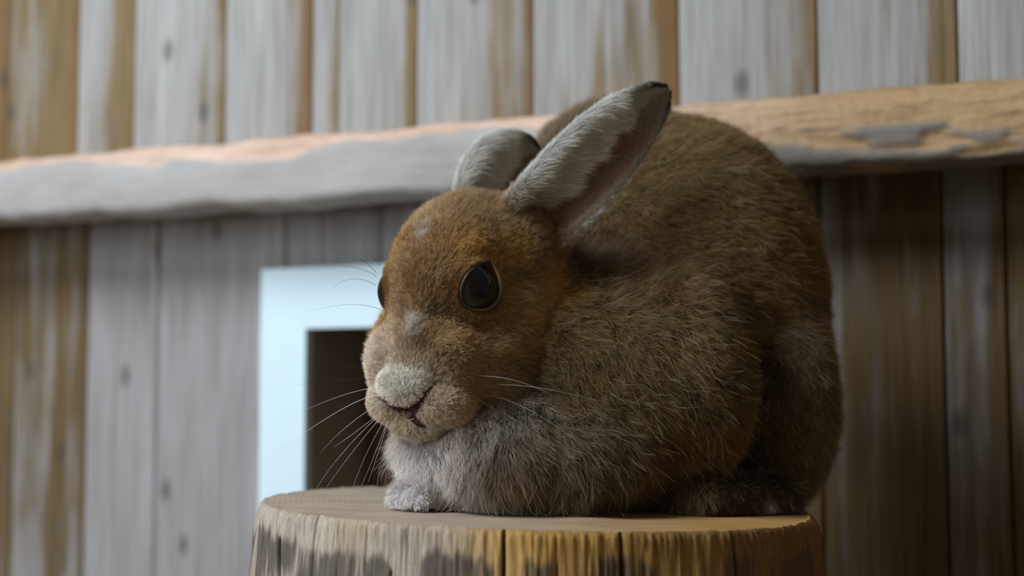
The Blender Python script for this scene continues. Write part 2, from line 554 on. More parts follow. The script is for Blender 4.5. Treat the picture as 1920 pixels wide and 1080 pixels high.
stump = empty('tree_stump', (SC[0], SC[1], 0))
tag(stump, 'debarked tree stump with dark stains on which the hare crouches', 'stump')
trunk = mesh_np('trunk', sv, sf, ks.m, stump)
Ucol = 960 + F_PX * (Xs + SC[0]) / (Ys + SC[1])
AX = Xs / SR                                       # -1 left .. 1 right
n1 = noise(arc * [1, 1, 0.25], 46, 31).reshape(A.shape)
n2 = (0.5 * noise(arc * [1, 1, 0.06], 170, 32) + 0.7 * noise(arc * [1, 1, 0.04], 430, 35)).reshape(A.shape)
n3 = noise(arc * [1, 1, 0.0], 24, 33).reshape(A.shape)
n4 = noise(arc * [1, 1, 1], 16, 34).reshape(A.shape)
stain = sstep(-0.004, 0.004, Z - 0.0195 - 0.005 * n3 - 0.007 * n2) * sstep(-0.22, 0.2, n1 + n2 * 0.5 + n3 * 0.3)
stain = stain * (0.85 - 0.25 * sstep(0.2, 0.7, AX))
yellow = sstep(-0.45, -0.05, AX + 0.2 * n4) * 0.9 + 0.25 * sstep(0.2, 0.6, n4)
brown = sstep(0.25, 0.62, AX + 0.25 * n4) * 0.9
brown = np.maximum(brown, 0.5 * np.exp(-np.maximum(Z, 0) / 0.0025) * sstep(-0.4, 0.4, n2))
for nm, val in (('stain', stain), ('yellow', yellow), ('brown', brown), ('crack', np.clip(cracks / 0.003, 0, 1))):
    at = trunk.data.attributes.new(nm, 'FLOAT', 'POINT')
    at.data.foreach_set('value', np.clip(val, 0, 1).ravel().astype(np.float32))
# sawn top
NRI = 60
rr = np.linspace(1, 0.02, NRI)
rim = sv.reshape(NA, NZ, 3)[:, 0]
sub = rim[::3]
TA = len(sub)
rimr = np.hypot(sub[:, 0], sub[:, 1])
tx = sub[:, 0][:, None] * rr[None]
ty = sub[:, 1][:, None] * rr[None]
tpts = np.stack([tx, ty, tx * 0], -1).reshape(-1, 3)
tz = STUMP_TOP - TILT * tx + (noise(tpts * [0.3, 1, 1], 120, 41) * 0.0005 + noise(tpts, 26, 42) * 0.0008).reshape(tx.shape) * (rr < 0.995)[None] - 0.0007 * (rr < 0.995)
tz[:, 0] = sub[:, 2]
tv = np.concatenate([np.stack([tx, ty, tz], -1).reshape(-1, 3), [[0, 0, STUMP_TOP - 0.0005]]])
tid = np.arange(TA * NRI).reshape(TA, NRI)
tn = np.roll(tid, -1, 0)
tf = np.stack([tid[:, :-1], tn[:, :-1], tn[:, 1:], tid[:, 1:]], -1)[:, :, ::-1].reshape(-1, 4).tolist()
tf += [[int(tid[i, -1]), int(tid[(i + 1) % TA, -1]), TA * NRI] for i in range(TA)]
kt = NT('sawn_top')
tc = kt.n('ShaderNodeTexCoord')
sx = kt.n('ShaderNodeSeparateXYZ')
kt.l(tc.outputs['Object'], sx.inputs[0])
rad = kt.math('SQRT', kt.math('ADD', kt.math('POWER', sx.outputs[0], 2.0), kt.math('POWER', sx.outputs[1], 2.0)))
wv = kt.math('SINE', kt.math('MULTIPLY_ADD', rad, 1500.0, kt.math('MULTIPLY', kt.noise(tc.outputs['Object'], 18, 3), 9.0)))
bl = kt.noise(kt.mapping(tc.outputs['Object'], (0.4, 1, 1)), 40, 5)
c = kt.mix(bl, rgba(140, 124, 108), rgba(196, 178, 156))
mr = kt.n('ShaderNodeMapRange')
mr.inputs['From Min'].default_value = -0.06
mr.inputs['From Max'].default_value = 0.12
kt.l(sx.outputs[0], mr.inputs['Value'])
c = kt.mix(mr.outputs[0], c, kt.mix(bl, rgba(150, 108, 56), rgba(194, 152, 92)))
c = kt.mix(kt.math('MULTIPLY_ADD', wv, 0.1, 0.12), c, rgba(110, 84, 58))
kt.l(c, kt.b.inputs['Base Color'])
kt.b.inputs['Roughness'].default_value = 0.75
kt.b.inputs['Specular IOR Level'].default_value = 0.25
kt.bump(bl, 0.4, 0.001)
mesh_np('sawn_top', tv, tf, kt.m, stump)

# ------------------------------------------------------------------ hare
PSI = math.radians(25)
HF = np.array([-math.sin(PSI), -math.cos(PSI), 0])
HL = np.array([math.cos(PSI), -math.sin(PSI), 0])
HZ = np.array([0, 0, 1.0])
E0 = P(798, 535, 1.06)


def H3(l, f, z):
    return E0 + l * HL + f * HF + z * HZ


HM = np.stack([HL, HF, HZ])        # world -> head rows
I3 = np.eye(3)


class Prim:
    pass


PR = []


def ell(c, r, k, ln, col, d, M=I3):
    q = Prim()
    q.t, q.c, q.r, q.k, q.ln, q.col, q.d, q.M = 'e', np.array(c), np.array(r), k, ln, srgb(*col), nrm(d), M
    PR.append(q)
    return q


def cap(a, b, ra, rb, k, ln, col, d):
    q = Prim()
    q.t, q.a, q.b, q.ra, q.rb, q.k, q.ln, q.col, q.d = 'c', np.array(a), np.array(b), ra, rb, k, ln, srgb(*col), nrm(d)
    PR.append(q)
    return q


def pd(q, p):
    if q.t == 'e':
        x = (p - q.c) @ q.M.T
        k0 = np.sqrt(((x / q.r) ** 2).sum(1))
        k1 = np.sqrt(((x / q.r ** 2) ** 2).sum(1)) + 1e-9
        return k0 * (k0 - 1) / k1
    ba = q.b - q.a
    h = np.clip(((p - q.a) @ ba) / (ba @ ba), 0, 1)
    return np.linalg.norm(p - q.a - h[:, None] * ba, axis=1) - (q.ra + (q.rb - q.ra) * h)


def rotz(deg):
    a = math.radians(deg)
    return np.array([[math.cos(a), math.sin(a), 0], [-math.sin(a), math.cos(a), 0], [0, 0, 1]])


BODY = (130, 104, 62)
DARK = (112, 88, 58)
GREYB = (112, 91, 56)  # shoulder fur, darkened in place of weaker light falling there
CHEEK = (184, 150, 98)  # cheek fur, lightened to make up for its side turned from the light
HEADC = (166, 135, 95)
PALE = (206, 194, 178)
CHEST = (216, 208, 206)
# trunk
ell(P(1287, 575, 1.25), (0.117, 0.104, 0.160), 0.03, 0.0115, BODY, (0.6, 0.35, -0.45))
ell(P(1135, 400, 1.265), (0.072, 0.07, 0.094), 0.04, 0.013, (128, 108, 84), (0.6, 0.5, 0.1))
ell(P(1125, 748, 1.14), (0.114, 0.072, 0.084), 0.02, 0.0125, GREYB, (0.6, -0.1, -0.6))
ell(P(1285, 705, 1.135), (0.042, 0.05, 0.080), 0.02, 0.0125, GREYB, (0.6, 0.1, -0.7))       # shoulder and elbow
ell(P(905, 838, 1.095), (0.058, 0.052, 0.037), 0.02, 0.017, CHEST, (-0.15, -0.3, -0.9))    # chest ruff
ell(P(1010, 862, 1.085), (0.070, 0.040, 0.037), 0.03, 0.017, (122, 105, 80), (0.2, -0.3, -0.8))
cap(P(1020, 580, 1.18), P(1190, 640, 1.205), 0.055, 0.088, 0.02, 0.012, (132, 104, 70), (0.9, 0.2, -0.2))
ell(P(1450, 745, 1.225), (0.046, 0.080, 0.088), 0.012, 0.014, (120, 100, 70), (0.4, 0.2, -0.8))   # thigh
cap(P(1300, 938, 1.10), P(1455, 940, 1.15), 0.016, 0.018, 0.012, 0.010, (108, 92, 70), (-0.4, -0.2, -0.7))  # hind foot
cap(P(865, 875, 1.09), P(790, 925, 1.085), 0.024, 0.0155, 0.012, 0.009, PALE, (-0.5, -0.3, -0.6))  # forearm
ell(P(778, 930, 1.080), (0.0165, 0.022, 0.011), 0.006, 0.007, (244, 240, 236), (-0.4, -0.7, -0.3))   # front paw
for i, (du, dd) in enumerate(((754, 1.076), (770, 1.064), (790, 1.060), (810, 1.068))):
    ell(P(du, 940 + (1.08 - dd) * 300, dd), (0.0062, 0.011, 0.0075), 0.004, 0.006, (242, 236, 232), (-0.2, -0.9, -0.3))
N_BODY = len(PR)
# head (l = its left, f = forward, z = up from the middle between the eyes)
UPB = -0.5 * HF + 0.85 * HZ
ell(H3(0, -0.064, 0.016), (0.045, 0.067, 0.052), 0.02, 0.0062, HEADC, -0.9 * HF + 0.3 * HZ, HM)          # cranium
ell(H3(0, -0.088, 0.038), (0.046, 0.046, 0.038), 0.02, 0.0065, (150, 124, 94), -0.9 * HF + 0.3 * HZ, HM)          # crown between the ears
ell(H3(0, -0.030, 0.001), (0.040, 0.046, 0.042), 0.015, 0.0052, HEADC, UPB, HM)                          # brow
cap(H3(0, -0.014, -0.008), H3(0, 0.008, -0.060), 0.032, 0.024, 0.010, 0.0048, (172, 141, 104), UPB)         # muzzle bridge
for s in (1, -1):
    ell(H3(s * 0.0225, -0.001, -0.0560), (0.0205, 0.025, 0.0290), 0.008, 0.0048, (182, 146, 96), 0.75 * s * HL - 0.6 * HF + 0.1 * HZ, HM)    # whisker pads
    ell(H3(s * 0.0185, 0.006, -0.0850), (0.0215, 0.0225, 0.0165), 0.0035, 0.0036, (198, 172, 138), 0.75 * s * HL - 0.6 * HF - 0.25 * HZ, HM)   # upper lip
    ell(H3(s * 0.032, -0.094, 0.026), (0.033, 0.042, 0.040), 0.02, 0.0065, (150, 124, 88), -0.9 * HF + 0.3 * HZ, HM)   # root of the ear
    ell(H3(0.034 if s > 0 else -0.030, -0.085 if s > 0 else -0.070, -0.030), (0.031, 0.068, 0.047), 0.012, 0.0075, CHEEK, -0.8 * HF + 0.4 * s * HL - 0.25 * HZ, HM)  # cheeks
    ell(H3(0.029 if s > 0 else -0.023, -0.054 if s > 0 else -0.044, -0.062), (0.031, 0.055, 0.036), 0.014, 0.008, (166, 140, 102), -0.8 * HF + 0.4 * s * HL - 0.4 * HZ, HM)   # jaw
    ell(H3(0.0262 if s > 0 else -0.0240, -0.0150, -0.004), (0.0238, 0.0245, 0.0255), 0.006, 0.0045, (150, 112, 58), -0.6 * HF + 0.5 * s * HL + 0.3 * HZ, HM)     # eye socket mound
ell(H3(-0.003, 0.0250, -0.0728), (0.0205, 0.0125, 0.0138), 0.003, 0.0028, (252, 252, 248), UPB, HM)            # nose pad
ell(H3(-0.002, 0.000, -0.1000), (0.021, 0.024, 0.0115), 0.005, 0.0045, (206, 194, 182), -0.6 * HF - 0.6 * HZ, HM)  # chin
cap(H3(0.0, -0.06, -0.05), H3(0.0, -0.05, -0.10), 0.034, 0.036, 0.02, 0.014, (160, 142, 120), (0.1, -0.2, -0.9))   # throat
EYES = {1: H3(0.0272, -0.0140, -0.0030), -1: H3(-0.0248, -0.0158, -0.0030)}
EYE_R = 0.0215
EYE_AX = {s: nrm(0.80 * s * HL + 0.58 * HF + 0.06 * HZ) for s in (1, -1)}
# outline of the eye opening, drawn on the near eyeball and mirrored for the far one
lid_px = [(917, 489), (898, 496), (880, 511), (868, 531), (864, 553), (870, 570), (884, 579), (902, 581), (920, 576), (933, 562), (938, 543), (936, 522), (929, 505), (923, 494)]
_o = np.array([0, 0, CAM_Z])
ring = []
for u, v in lid_px:
    r = nrm(P(u, v, 1.0) - _o)
    c = EYES[1]
    RR = EYE_R + 0.0006
    b = np.dot(_o - c, r)
    disc = max(0.0, b * b - (np.dot(_o - c, _o - c) - RR * RR))
    q = _o + r * (-b - math.sqrt(disc))
    ring.append(((q - E0) @ HL, (q - E0) @ HF, (q - E0) @ HZ))
ring = np.array(ring)


def closed_spline(p, n):
    m = len(p)
    t = np.linspace(0, m, n, endpoint=False)
    i = np.floor(t).astype(int)
    f = (t - i)[:, None]
    a, b, c, d = p[(i - 1) % m], p[i % m], p[(i + 1) % m], p[(i + 2) % m]
    return 0.5 * (2 * b + (c - a) * f + (2 * a - 5 * b + 4 * c - d) * f ** 2 + (3 * b - a - 3 * c + d) * f ** 3)


RING = {}
for s in (1, -1):
    w = EYES[s] + np.array([H3(s * l, f_, z) for l, f_, z in closed_spline(ring - ((EYES[1] - E0) @ HM.T), 84)]) - E0
    ax = nrm(nrm(w - EYES[s]).mean(0))
    EYE_AX[s] = ax
    e1 = nrm(np.cross(ax, HZ))
    e2 = np.cross(e1, ax)
    q = nrm(w - EYES[s])
    ph_ = np.arctan2(q @ e2, q @ e1)
    th_ = np.arccos(np.clip(q @ ax, -1, 1))
    od = np.argsort(ph_)
    RING[s] = (e1, e2, ph_[od], th_[od])


def eye_ang(p, s):
    """angle outside (+) or inside (-) the eye opening, and distance from the eyeball centre"""
    e1, e2, ph_, th_ = RING[s]
    q = p - EYES[s]
    r = np.linalg.norm(q, axis=1) + 1e-9
    th = np.arccos(np.clip(q @ EYE_AX[s] / r, -1, 1))
    tr = np.interp(np.arctan2(q @ e2, q @ e1), ph_, th_, period=2 * np.pi)
    return th - tr, r


# dark slits of the nose and the cleft of the lip
SLITS = []                        # filled below, once the muzzle surface is known


def seg_d(p, a, b, ra, rb):
    ba = b - a
    h = np.clip(((p - a) @ ba) / (ba @ ba), 0, 1)
    return np.linalg.norm(p - a - h[:, None] * ba, axis=1) - (ra + (rb - ra) * h)


def smin(a, b, k):
    h = np.clip(0.5 + 0.5 * (b - a) / k, 0, 1)
    return b + (a - b) * h - k * h * (1 - h)


def smax(a, b, k):
    return -smin(-a, -b, k)


# ears: curved sheets, sampled as points
class Ear:
    pass


def make_ear(path, opening, width, tmax, seed):
    """path: 3 control points base-mid-tip, opening: direction the cup faces"""
    e = Ear()
    a, b, c = [np.array(x) for x in path]
    ns, nw = 90, 46
    s = np.linspace(0, 1, ns)
    cen = ((1 - s) ** 2)[:, None] * a + (2 * s * (1 - s))[:, None] * b + (s ** 2)[:, None] * c
    tan = nrm(np.gradient(cen, axis=0))
    op = np.asarray(opening, float)
    o = nrm(op - (tan @ op)[:, None] * tan)
    ac = np.cross(tan, o)                              # across
    hw = width * np.interp(s, [0, 0.2, 0.42, 0.6, 0.78, 0.89, 0.96, 1.0], [0.75, 0.90, 1.0, 0.98, 0.80, 0.58, 0.38, 0.12])
    th = np.interp(s, [0, 0.3, 0.7, 1.0], tmax)
    w = np.linspace(-1, 1, nw)
    Rr = hw / np.sin(np.minimum(th, 1.45))
    T = th[:, None] * w[None]
    pts = cen[:, None] + Rr[:, None, None] * (np.sin(T)[..., None] * ac[:, None] + (np.cos(th)[:, None] - np.cos(T))[..., None] * o[:, None] * 0.8)
    e.pts = pts.reshape(-1, 3)
    e.s = np.repeat(s, nw)
    e.w = np.tile(w, ns)
    e.tan = np.repeat(tan, nw, 0)
    e.ac = np.repeat(ac, nw, 0)
    nn = np.cross(np.gradient(pts, axis=0), np.gradient(pts, axis=1))
    nn = nrm(nn)
    flip = np.sign((nn * o[:, None]).sum(-1).mean())
    e.n = (nn * flip).reshape(-1, 3)                    # inner side
    e.thick = np.interp(e.s, [0, 0.3, 1], [0.0042, 0.0030, 0.0018])
    kd = kdtree.KDTree(len(e.pts))
    for i, q in enumerate(e.pts):
        kd.insert(q, i)
    kd.balance()
    e.kd = kd
    e.lo, e.hi = e.pts.min(0) - 0.02, e.pts.max(0) + 0.02
    return e


EARS = [
    make_ear((P(978, 452, 1.112), P(1085, 318, 1.080), P(1250, 168, 1.135)), (0.22, -0.94, -0.22), 0.0295, [1.75, 1.45, 1.0, 0.6], 1),
    make_ear((P(925, 405, 1.135), P(920, 318, 1.15), P(1008, 285, 1.21)), (-0.10, -0.92, -0.35), 0.0310, [1.6, 1.4, 1.0, 0.6], 2),
]


def ear_query(e, p):
    d = np.full(len(p), 0.02)
    ix = np.zeros(len(p), int)
    m = np.where(((p > e.lo) & (p < e.hi)).all(1))[0]
    f = e.kd.find
    for i in m:
        _, j, dd = f(p[i])
        d[i] = dd
        ix[i] = j
    return d, ix


def body_sdf(p, ears=True):
    d = pd(PR[0], p)
    for q in PR[1:]:
        d = smin(d, pd(q, p), q.k)
    if ears:
        for e in EARS:
            de, ix = ear_query(e, p)
            d = smin(d, de - e.thick[ix], 0.008)
    # ground contact
    pl = (STUMP_TOP - TILT * (p[:, 0] - SC[0]) + 0.0012) - p[:, 2]
    d = smax(d, pl, 0.006)
    for s in (1, -1):
        m = np.where(np.linalg.norm(p - EYES[s], axis=1) < 0.05)[0]
        if len(m):
            a_, r_ = eye_ang(p[m], s)
            d[m] = smax(d[m], -np.maximum(r_ * np.sin(np.clip(a_, -1.5, 1.5)), 0.010 - r_), 0.002)
    for a, b, ra, rb in SLITS:
        d = smax(d, -seg_d(p, a, b, ra, rb), 0.002)
    return d


def surf(u, v, d0=0.98, d1=1.45):
    """first body point met along a sight line (used to set markings and folds on the body)"""
    ds = np.linspace(d0, d1, 900)
    pts = np.array([P(u, v, d) for d in ds])
    s = body_sdf(pts, ears=False)
    k = np.argmax(s < 0)
    return pts[k] if s[k] < 0 else None


_sl = []
for path in (((808, 727, 1.1), (797, 741, 1.9), (783, 756, 2.8), (769, 769, 3.3)), ((712, 742, 1.0), (728, 753, 1.5), (747, 763, 2.2), (767, 770, 3.0)),
             ((768, 769, 3.2), (775, 780, 2.6), (784, 790, 1.9), (793, 799, 1.3))):
    pp = [(surf(u, v), r * 0.00125) for u, v, r in path]
    _sl += [(a[0], b[0], a[1], b[1]) for a, b in zip(pp[:-1], pp[1:])]
SLITS += _sl


def surface_nets(vol, org, h):
    s = vol < 0
    nx, ny, nz = vol.shape
    mix = np.zeros((nx - 1, ny - 1, nz - 1), np.uint8)
    for i in (0, 1):
        for j in (0, 1):
            for k in (0, 1):
                mix += s[i:nx - 1 + i, j:ny - 1 + j, k:nz - 1 + k]
    act = (mix > 0) & (mix < 8)
    ci = np.argwhere(act)
    vid = np.full(act.shape, -1, np.int64)
    vid[act] = np.arange(len(ci))
    acc = np.zeros((len(ci), 3))
    cnt = np.zeros(len(ci))
    corners = [(i, j, k) for i in (0, 1) for j in (0, 1) for k in (0, 1)]
    for a in corners:
        for ax in range(3):
            if a[ax] == 0:
                b = list(a)
                b[ax] = 1
                va = vol[ci[:, 0] + a[0], ci[:, 1] + a[1], ci[:, 2] + a[2]]
                vb = vol[ci[:, 0] + b[0], ci[:, 1] + b[1], ci[:, 2] + b[2]]
                m = (va < 0) != (vb < 0)
                t = np.where(m, va / np.where(m, va - vb, 1), 0)
                q = np.tile(np.array(a, float), (len(ci), 1))
                q[:, ax] = t
                acc[m] += q[m]
                cnt[m] += 1
    verts = org + (ci + acc / cnt[:, None]) * h
    quads = []
    for ax in range(3):
        o1, o2 = (ax + 1) % 3, (ax + 2) % 3
        sl0, sl1 = [slice(None)] * 3, [slice(None)] * 3
        sl0[ax], sl1[ax] = slice(0, -1), slice(1, None)
        ch = s[tuple(sl0)] != s[tuple(sl1)]
        e = np.argwhere(ch)
        e = e[(e[:, o1] > 0) & (e[:, o2] > 0) & (e[:, o1] < vol.shape[o1] - 1) & (e[:, o2] < vol.shape[o2] - 1)]
        q = []
        for d1, d2 in ((-1, -1), (0, -1), (0, 0), (-1, 0)):
            c = e.copy()
            c[:, o1] += d1
            c[:, o2] += d2
            q.append(vid[c[:, 0], c[:, 1], c[:, 2]])
        q = np.stack(q, 1)
        neg = s[e[:, 0], e[:, 1], e[:, 2]]
        q[~neg] = q[~neg][:, ::-1]
        quads.append(q)
    quads = np.concatenate(quads)
    return verts, quads[(quads >= 0).all(1)]


HC = 0.0064
HFN = HC / 4
lo = np.array([-0.155, 0.965, STUMP_TOP - 0.03])
nn = np.array([72, 68, 64])
g = np.stack(np.meshgrid(*[np.arange(n + 1) for n in nn], indexing='ij'), -1).reshape(-1, 3)
dc = body_sdf(lo + g * HC, ears=True).reshape(nn + 1)
# fine grid, only near the surface
nf = nn * 4 + 1
near = np.zeros(nn, bool)
mn = np.full(nn, 1e9)
mxv = np.full(nn, -1e9)
for i in (0, 1):
    for j in (0, 1):
        for k in (0, 1):
            q = dc[i:nn[0] + i, j:nn[1] + j, k:nn[2] + k]
            mn = np.minimum(mn, q)
            mxv = np.maximum(mxv, q)
near = (mn < 0.0075) & (mxv > -0.0075)
vol = np.repeat(np.repeat(np.repeat(np.where((mn + mxv) > 0, 1.0, -1.0), 4, 0), 4, 1), 4, 2).astype(np.float32)
vol = np.pad(vol, ((0, 1),) * 3, mode='edge')
cells = np.argwhere(near)
offs = np.stack(np.meshgrid(*[np.arange(5)] * 3, indexing='ij'), -1).reshape(-1, 3)
fi = (cells[:, None] * 4 + offs[None]).reshape(-1, 3)
key = np.unique((fi[:, 0] * nf[1] + fi[:, 1]) * nf[2] + fi[:, 2])
fi = np.stack([key // (nf[1] * nf[2]), (key // nf[2]) % nf[1], key % nf[2]], 1)
for ch in np.array_split(np.arange(len(fi)), max(1, len(fi) // 300000)):
    vol[fi[ch, 0], fi[ch, 1], fi[ch, 2]] = body_sdf(lo + fi[ch] * HFN)
bv, bq = surface_nets(vol, lo, HFN)
print('hare body', len(bv), len(bq), 'fine pts', len(fi))
# light smoothing
ed = np.concatenate([bq[:, [0, 1]], bq[:, [1, 2]], bq[:, [2, 3]], bq[:, [3, 0]]])
for _ in range(2):
    acc = np.zeros_like(bv)
    cnt = np.zeros(len(bv))
    for x in range(3):
        acc[:, x] = np.bincount(ed[:, 0], bv[ed[:, 1], x], len(bv)) + np.bincount(ed[:, 1], bv[ed[:, 0], x], len(bv))
    cnt = np.bincount(ed[:, 0], minlength=len(bv)) + np.bincount(ed[:, 1], minlength=len(bv))
    bv = bv * 0.5 + 0.5 * acc / cnt[:, None]

# ---- coat: colours, lengths and lie of the hair
# (point, radius, colour, strength, length factor)
MARKS = []


def mark(p, r, col, st, ln=1.0):
    if p is not None:
        MARKS.append((np.array(p), r, srgb(*col), st, ln))


mark(H3(0.030, -0.012, 0.026), 0.021, (208, 164, 88), 0.85)          # golden brow over the eye
mark(surf(960, 475), 0.015, (204, 158, 82), 0.8)
mark(surf(1030, 545), 0.020, (206, 158, 80), 0.9)  # golden cheek, colour boosted to make up for the shade on it
mark(surf(962, 522), 0.008, (96, 76, 54), 0.6)
mark(surf(985, 620), 0.018, (190, 152, 94), 0.7)  # cheek below it, also brightened against the shade
mark(H3(-0.030, -0.010, 0.028), 0.016, (172, 124, 46), 0.9)
mark(H3(0.012, 0.0, 0.042), 0.020, (164, 124, 84), 0.7)              # rufous forehead
mark(H3(0.0, 0.015, 0.012), 0.018, (160, 122, 84), 0.7)
mark(surf(796, 428), 0.0055, (204, 194, 184), 0.6, 1.3)            # white tufts on the midline
mark(surf(792, 445), 0.004, (214, 204, 194), 0.8, 1.3)
mark(surf(772, 612), 0.0060, (224, 220, 212), 0.9, 1.4)
mark(surf(766, 628), 0.0045, (224, 220, 212), 0.8, 1.4)
mark(surf(812, 585), 0.008, (88, 70, 48), 0.7)                      # shade of the fold under the brow, painted dark
mark(surf(790, 650), 0.008, (112, 86, 54), 0.6)  # darker bridge fur, with the shade of the fold above the nose painted in
mark(surf(840, 668), 0.009, (112, 88, 54), 0.55)  # near end of that fold, its shade painted into the coat
mark(surf(722, 650), 0.018, (206, 186, 166), 0.85)                   # pale far side of the muzzle
mark(H3(-0.038, 0.005, -0.06), 0.022, (222, 208, 196), 0.85)
mark(H3(-0.035, 0.0, -0.09), 0.018, (222, 214, 210), 0.8)
mark(surf(750, 790), 0.011, (196, 180, 144), 0.8)
mark(surf(725, 805), 0.008, (232, 226, 222), 0.8)                   # lips
mark(surf(890, 740), 0.011, (168, 132, 84), 0.6)
mark(surf(825, 768), 0.011, (212, 188, 164), 0.8)
mark(surf(870, 797), 0.010, (230, 216, 204), 0.8)
mark(surf(1120, 480), 0.030, (108, 86, 66), 0.7)                    # brown nape behind the cheek
mark(surf(1060, 480), 0.018, (96, 76, 58), 0.7)
mark(surf(1085, 560), 0.010, (156, 116, 60), 0.5)
mark(surf(1250, 560), 0.020, (136, 96, 54), 0.45)
mark(surf(1330, 650), 0.020, (150, 130, 88), 0.4)
mark(surf(1000, 690), 0.018, (128, 108, 78), 0.5)
mark(surf(1440, 700), 0.03, (96, 84, 68), 0.5)  # crease of flank and thigh, its shade painted dark
mark(surf(780, 890), 0.03, (232, 226, 226), 0.8)
mark(surf(1442, 944), 0.0045, (240, 240, 244), 0.95)
mark(surf(980, 905), 0.034, (128, 112, 90), 0.85)
mark(surf(1010, 850), 0.034, (120, 103, 77), 0.85)
mark(surf(1090, 900), 0.034, (112, 95, 68), 0.8)


def coat(p):
    """blend colour, length and lie over the parts of the body"""
    ds = np.stack([pd(q, p) for q in PR], 1)
    w = np.exp(-np.clip(ds - ds.min(1, keepdims=True), 0, 1) / 0.006)
    w /= w.sum(1, keepdims=True)
    col = w @ np.array([q.col for q in PR])
    ln = w @ np.array([q.ln for q in PR])
    dr = w @ np.array([q.d for q in PR])
    hd = w[:, N_BODY:].sum(1)
    for c, r, cc, st, lf in MARKS:
        d2 = ((p - c) ** 2).sum(1)
        wt = (st * np.exp(-(d2 / r ** 2) ** 1.2))
        col = col * (1 - wt[:, None]) + cc * wt[:, None]
        ln = ln * (1 + (lf - 1) * wt)
    # mottling of the agouti coat
    mo = noise(p, 75, 51) * 0.6 + noise(p, 180, 52) * 0.4
    amt = 0.20 * (1 - 0.6 * hd)
    col = col * (1 + amt * mo)[:, None]
    rr_ = np.clip(noise(p, 48, 53) - 0.25, 0, 1) * (1 - hd) * 0.35
    col = col * (1 - rr_[:, None]) + srgb(150, 102, 58) * rr_[:, None]
    return col, ln, nrm(dr), hd


def ear_coat(p, col, ln, dr):
    isear = np.zeros(len(p))
    bare = np.zeros(len(p))
    for n_, e in enumerate(EARS):
        d, ix = ear_query(e, p)
        m = (d < e.thick[ix] + 0.0018) & (e.s[ix] > 0.0)
        s, w = e.s[ix], e.w[ix]
        side = ((p - e.pts[ix]) * e.n[ix]).sum(1)          # >0 inner
        fade = np.clip((s - 0.10) / 0.16, 0, 1) * m
        inner = side > 0
        # outer: pale grey, darker back; inner: fringe, skin, pale rear rim
        nz = noise(p, 120, 60 + n_)
        wf = w if n_ == 0 else w
        c_out = srgb(206, 204, 198) * (1 + 0.12 * nz)[:, None]
        fr = sstep(0.02, -0.10, wf + 0.16 * nz + 0.34 * (s - 0.5))
        c_in = srgb(166, 134, 116) * (1 - fr)[:, None] + srgb(228, 226, 216) * fr[:, None]
        rim = sstep(0.90, 0.98, wf)
        c_in = c_in * (1 - rim)[:, None] + srgb(168, 152, 130) * rim[:, None]
        tipin = sstep(0.72, 0.9, s)
        c_in = c_in * (1 - tipin * 0.6)[:, None] + srgb(176, 176, 160) * (tipin * 0.6)[:, None]
        cc = np.where(inner[:, None], c_in, c_out)
        blk = np.maximum(sstep(0.88, 0.97, s) * (~inner | (np.abs(w) > 0.8)), sstep(0.88, 0.98, np.abs(w)) * sstep(0.80, 0.92, s) * 0.6)
        cc = cc * (1 - blk)[:, None] + srgb(52, 50, 46) * blk[:, None]
        col = col * (1 - fade)[:, None] + cc * fade[:, None]
        l_e = np.where(inner, 0.0030 + 0.0110 * fr * (1 - tipin) + 0.0 * rim, 0.0055)
        ln = ln * (1 - fade) + l_e * fade
        d_e = e.tan[ix] + (inner * fr * 0.75)[:, None] * e.ac[ix]
        dr = dr * (1 - fade)[:, None] + nrm(d_e) * fade[:, None]
        isear = np.maximum(isear, fade)
        bare = np.maximum(bare, fade * inner * (1 - fr) * (1 - rim) * 0.55)
    return col, ln, nrm(dr), isear, bare


# skin mesh
hare = empty('hare', (float(P(1130, 950, 1.13)[0]), 1.13, STUMP_TOP))
tag(hare, 'brown hare crouching on the stump with its ears laid back', 'hare')
OFF = np.array(hare.location)
kk = NT('hare_skin')
aa = kk.n('ShaderNodeAttribute', attribute_name='coat')
tc = kk.n('ShaderNodeTexCoord')
nz = kk.noise(tc.outputs['Object'], 900, 3)
kk.l(kk.mix(1.0, aa.outputs['Color'], kk.ramp(nz, [(0.3, (0.65, 0.65, 0.65)), (0.7, (1.0, 1.0, 1.0))]), 'MULTIPLY'), kk.b.inputs['Base Color'])
kk.b.inputs['Roughness'].default_value = 0.9
kk.b.inputs['Specular IOR Level'].default_value = 0.1
body = mesh_np('body', bv - OFF, bq, kk.m, hare)
vn = np.zeros(len(bv) * 3)
body.data.vertex_normals.foreach_get('vector', vn)
vn = vn.reshape(-1, 3)
vcol, vlen, vdir, vhead = coat(bv)
vcol, vlen, vdir, vear, vbare = ear_coat(bv, vcol, vlen, vdir)
slit = np.full(len(bv), 1.0)
for a, b, ra, rb in SLITS:
    slit = np.minimum(slit, seg_d(bv, a, b, ra, rb))
sm = sstep(0.0020, 0.0008, slit)
scol = vcol * 0.9
scol = scol * (1 - sm)[:, None] + srgb(104, 70, 66) * sm[:, None]
em = np.zeros(len(bv))
for s in (1, -1):
    a_, r_ = eye_ang(bv, s)
    em = np.maximum(em, sstep(0.15, 0.08, a_) * (r_ < 0.027))
scol = scol * (1 - em)[:, None] + srgb(92, 76, 62) * em[:, None]
# pink sole under the front paw
sole = np.exp(-(((bv - P(793, 947, 1.085)) / [0.009, 0.012, 0.004]) ** 2).sum(1))
scol = scol * (1 - sole)[:, None] + srgb(170, 120, 108) * sole[:, None]
at = body.data.attributes.new('coat', 'FLOAT_COLOR', 'POINT')
at.data.foreach_set('color', np.concatenate([scol, np.ones((len(bv), 1))], 1).astype(np.float32).ravel())

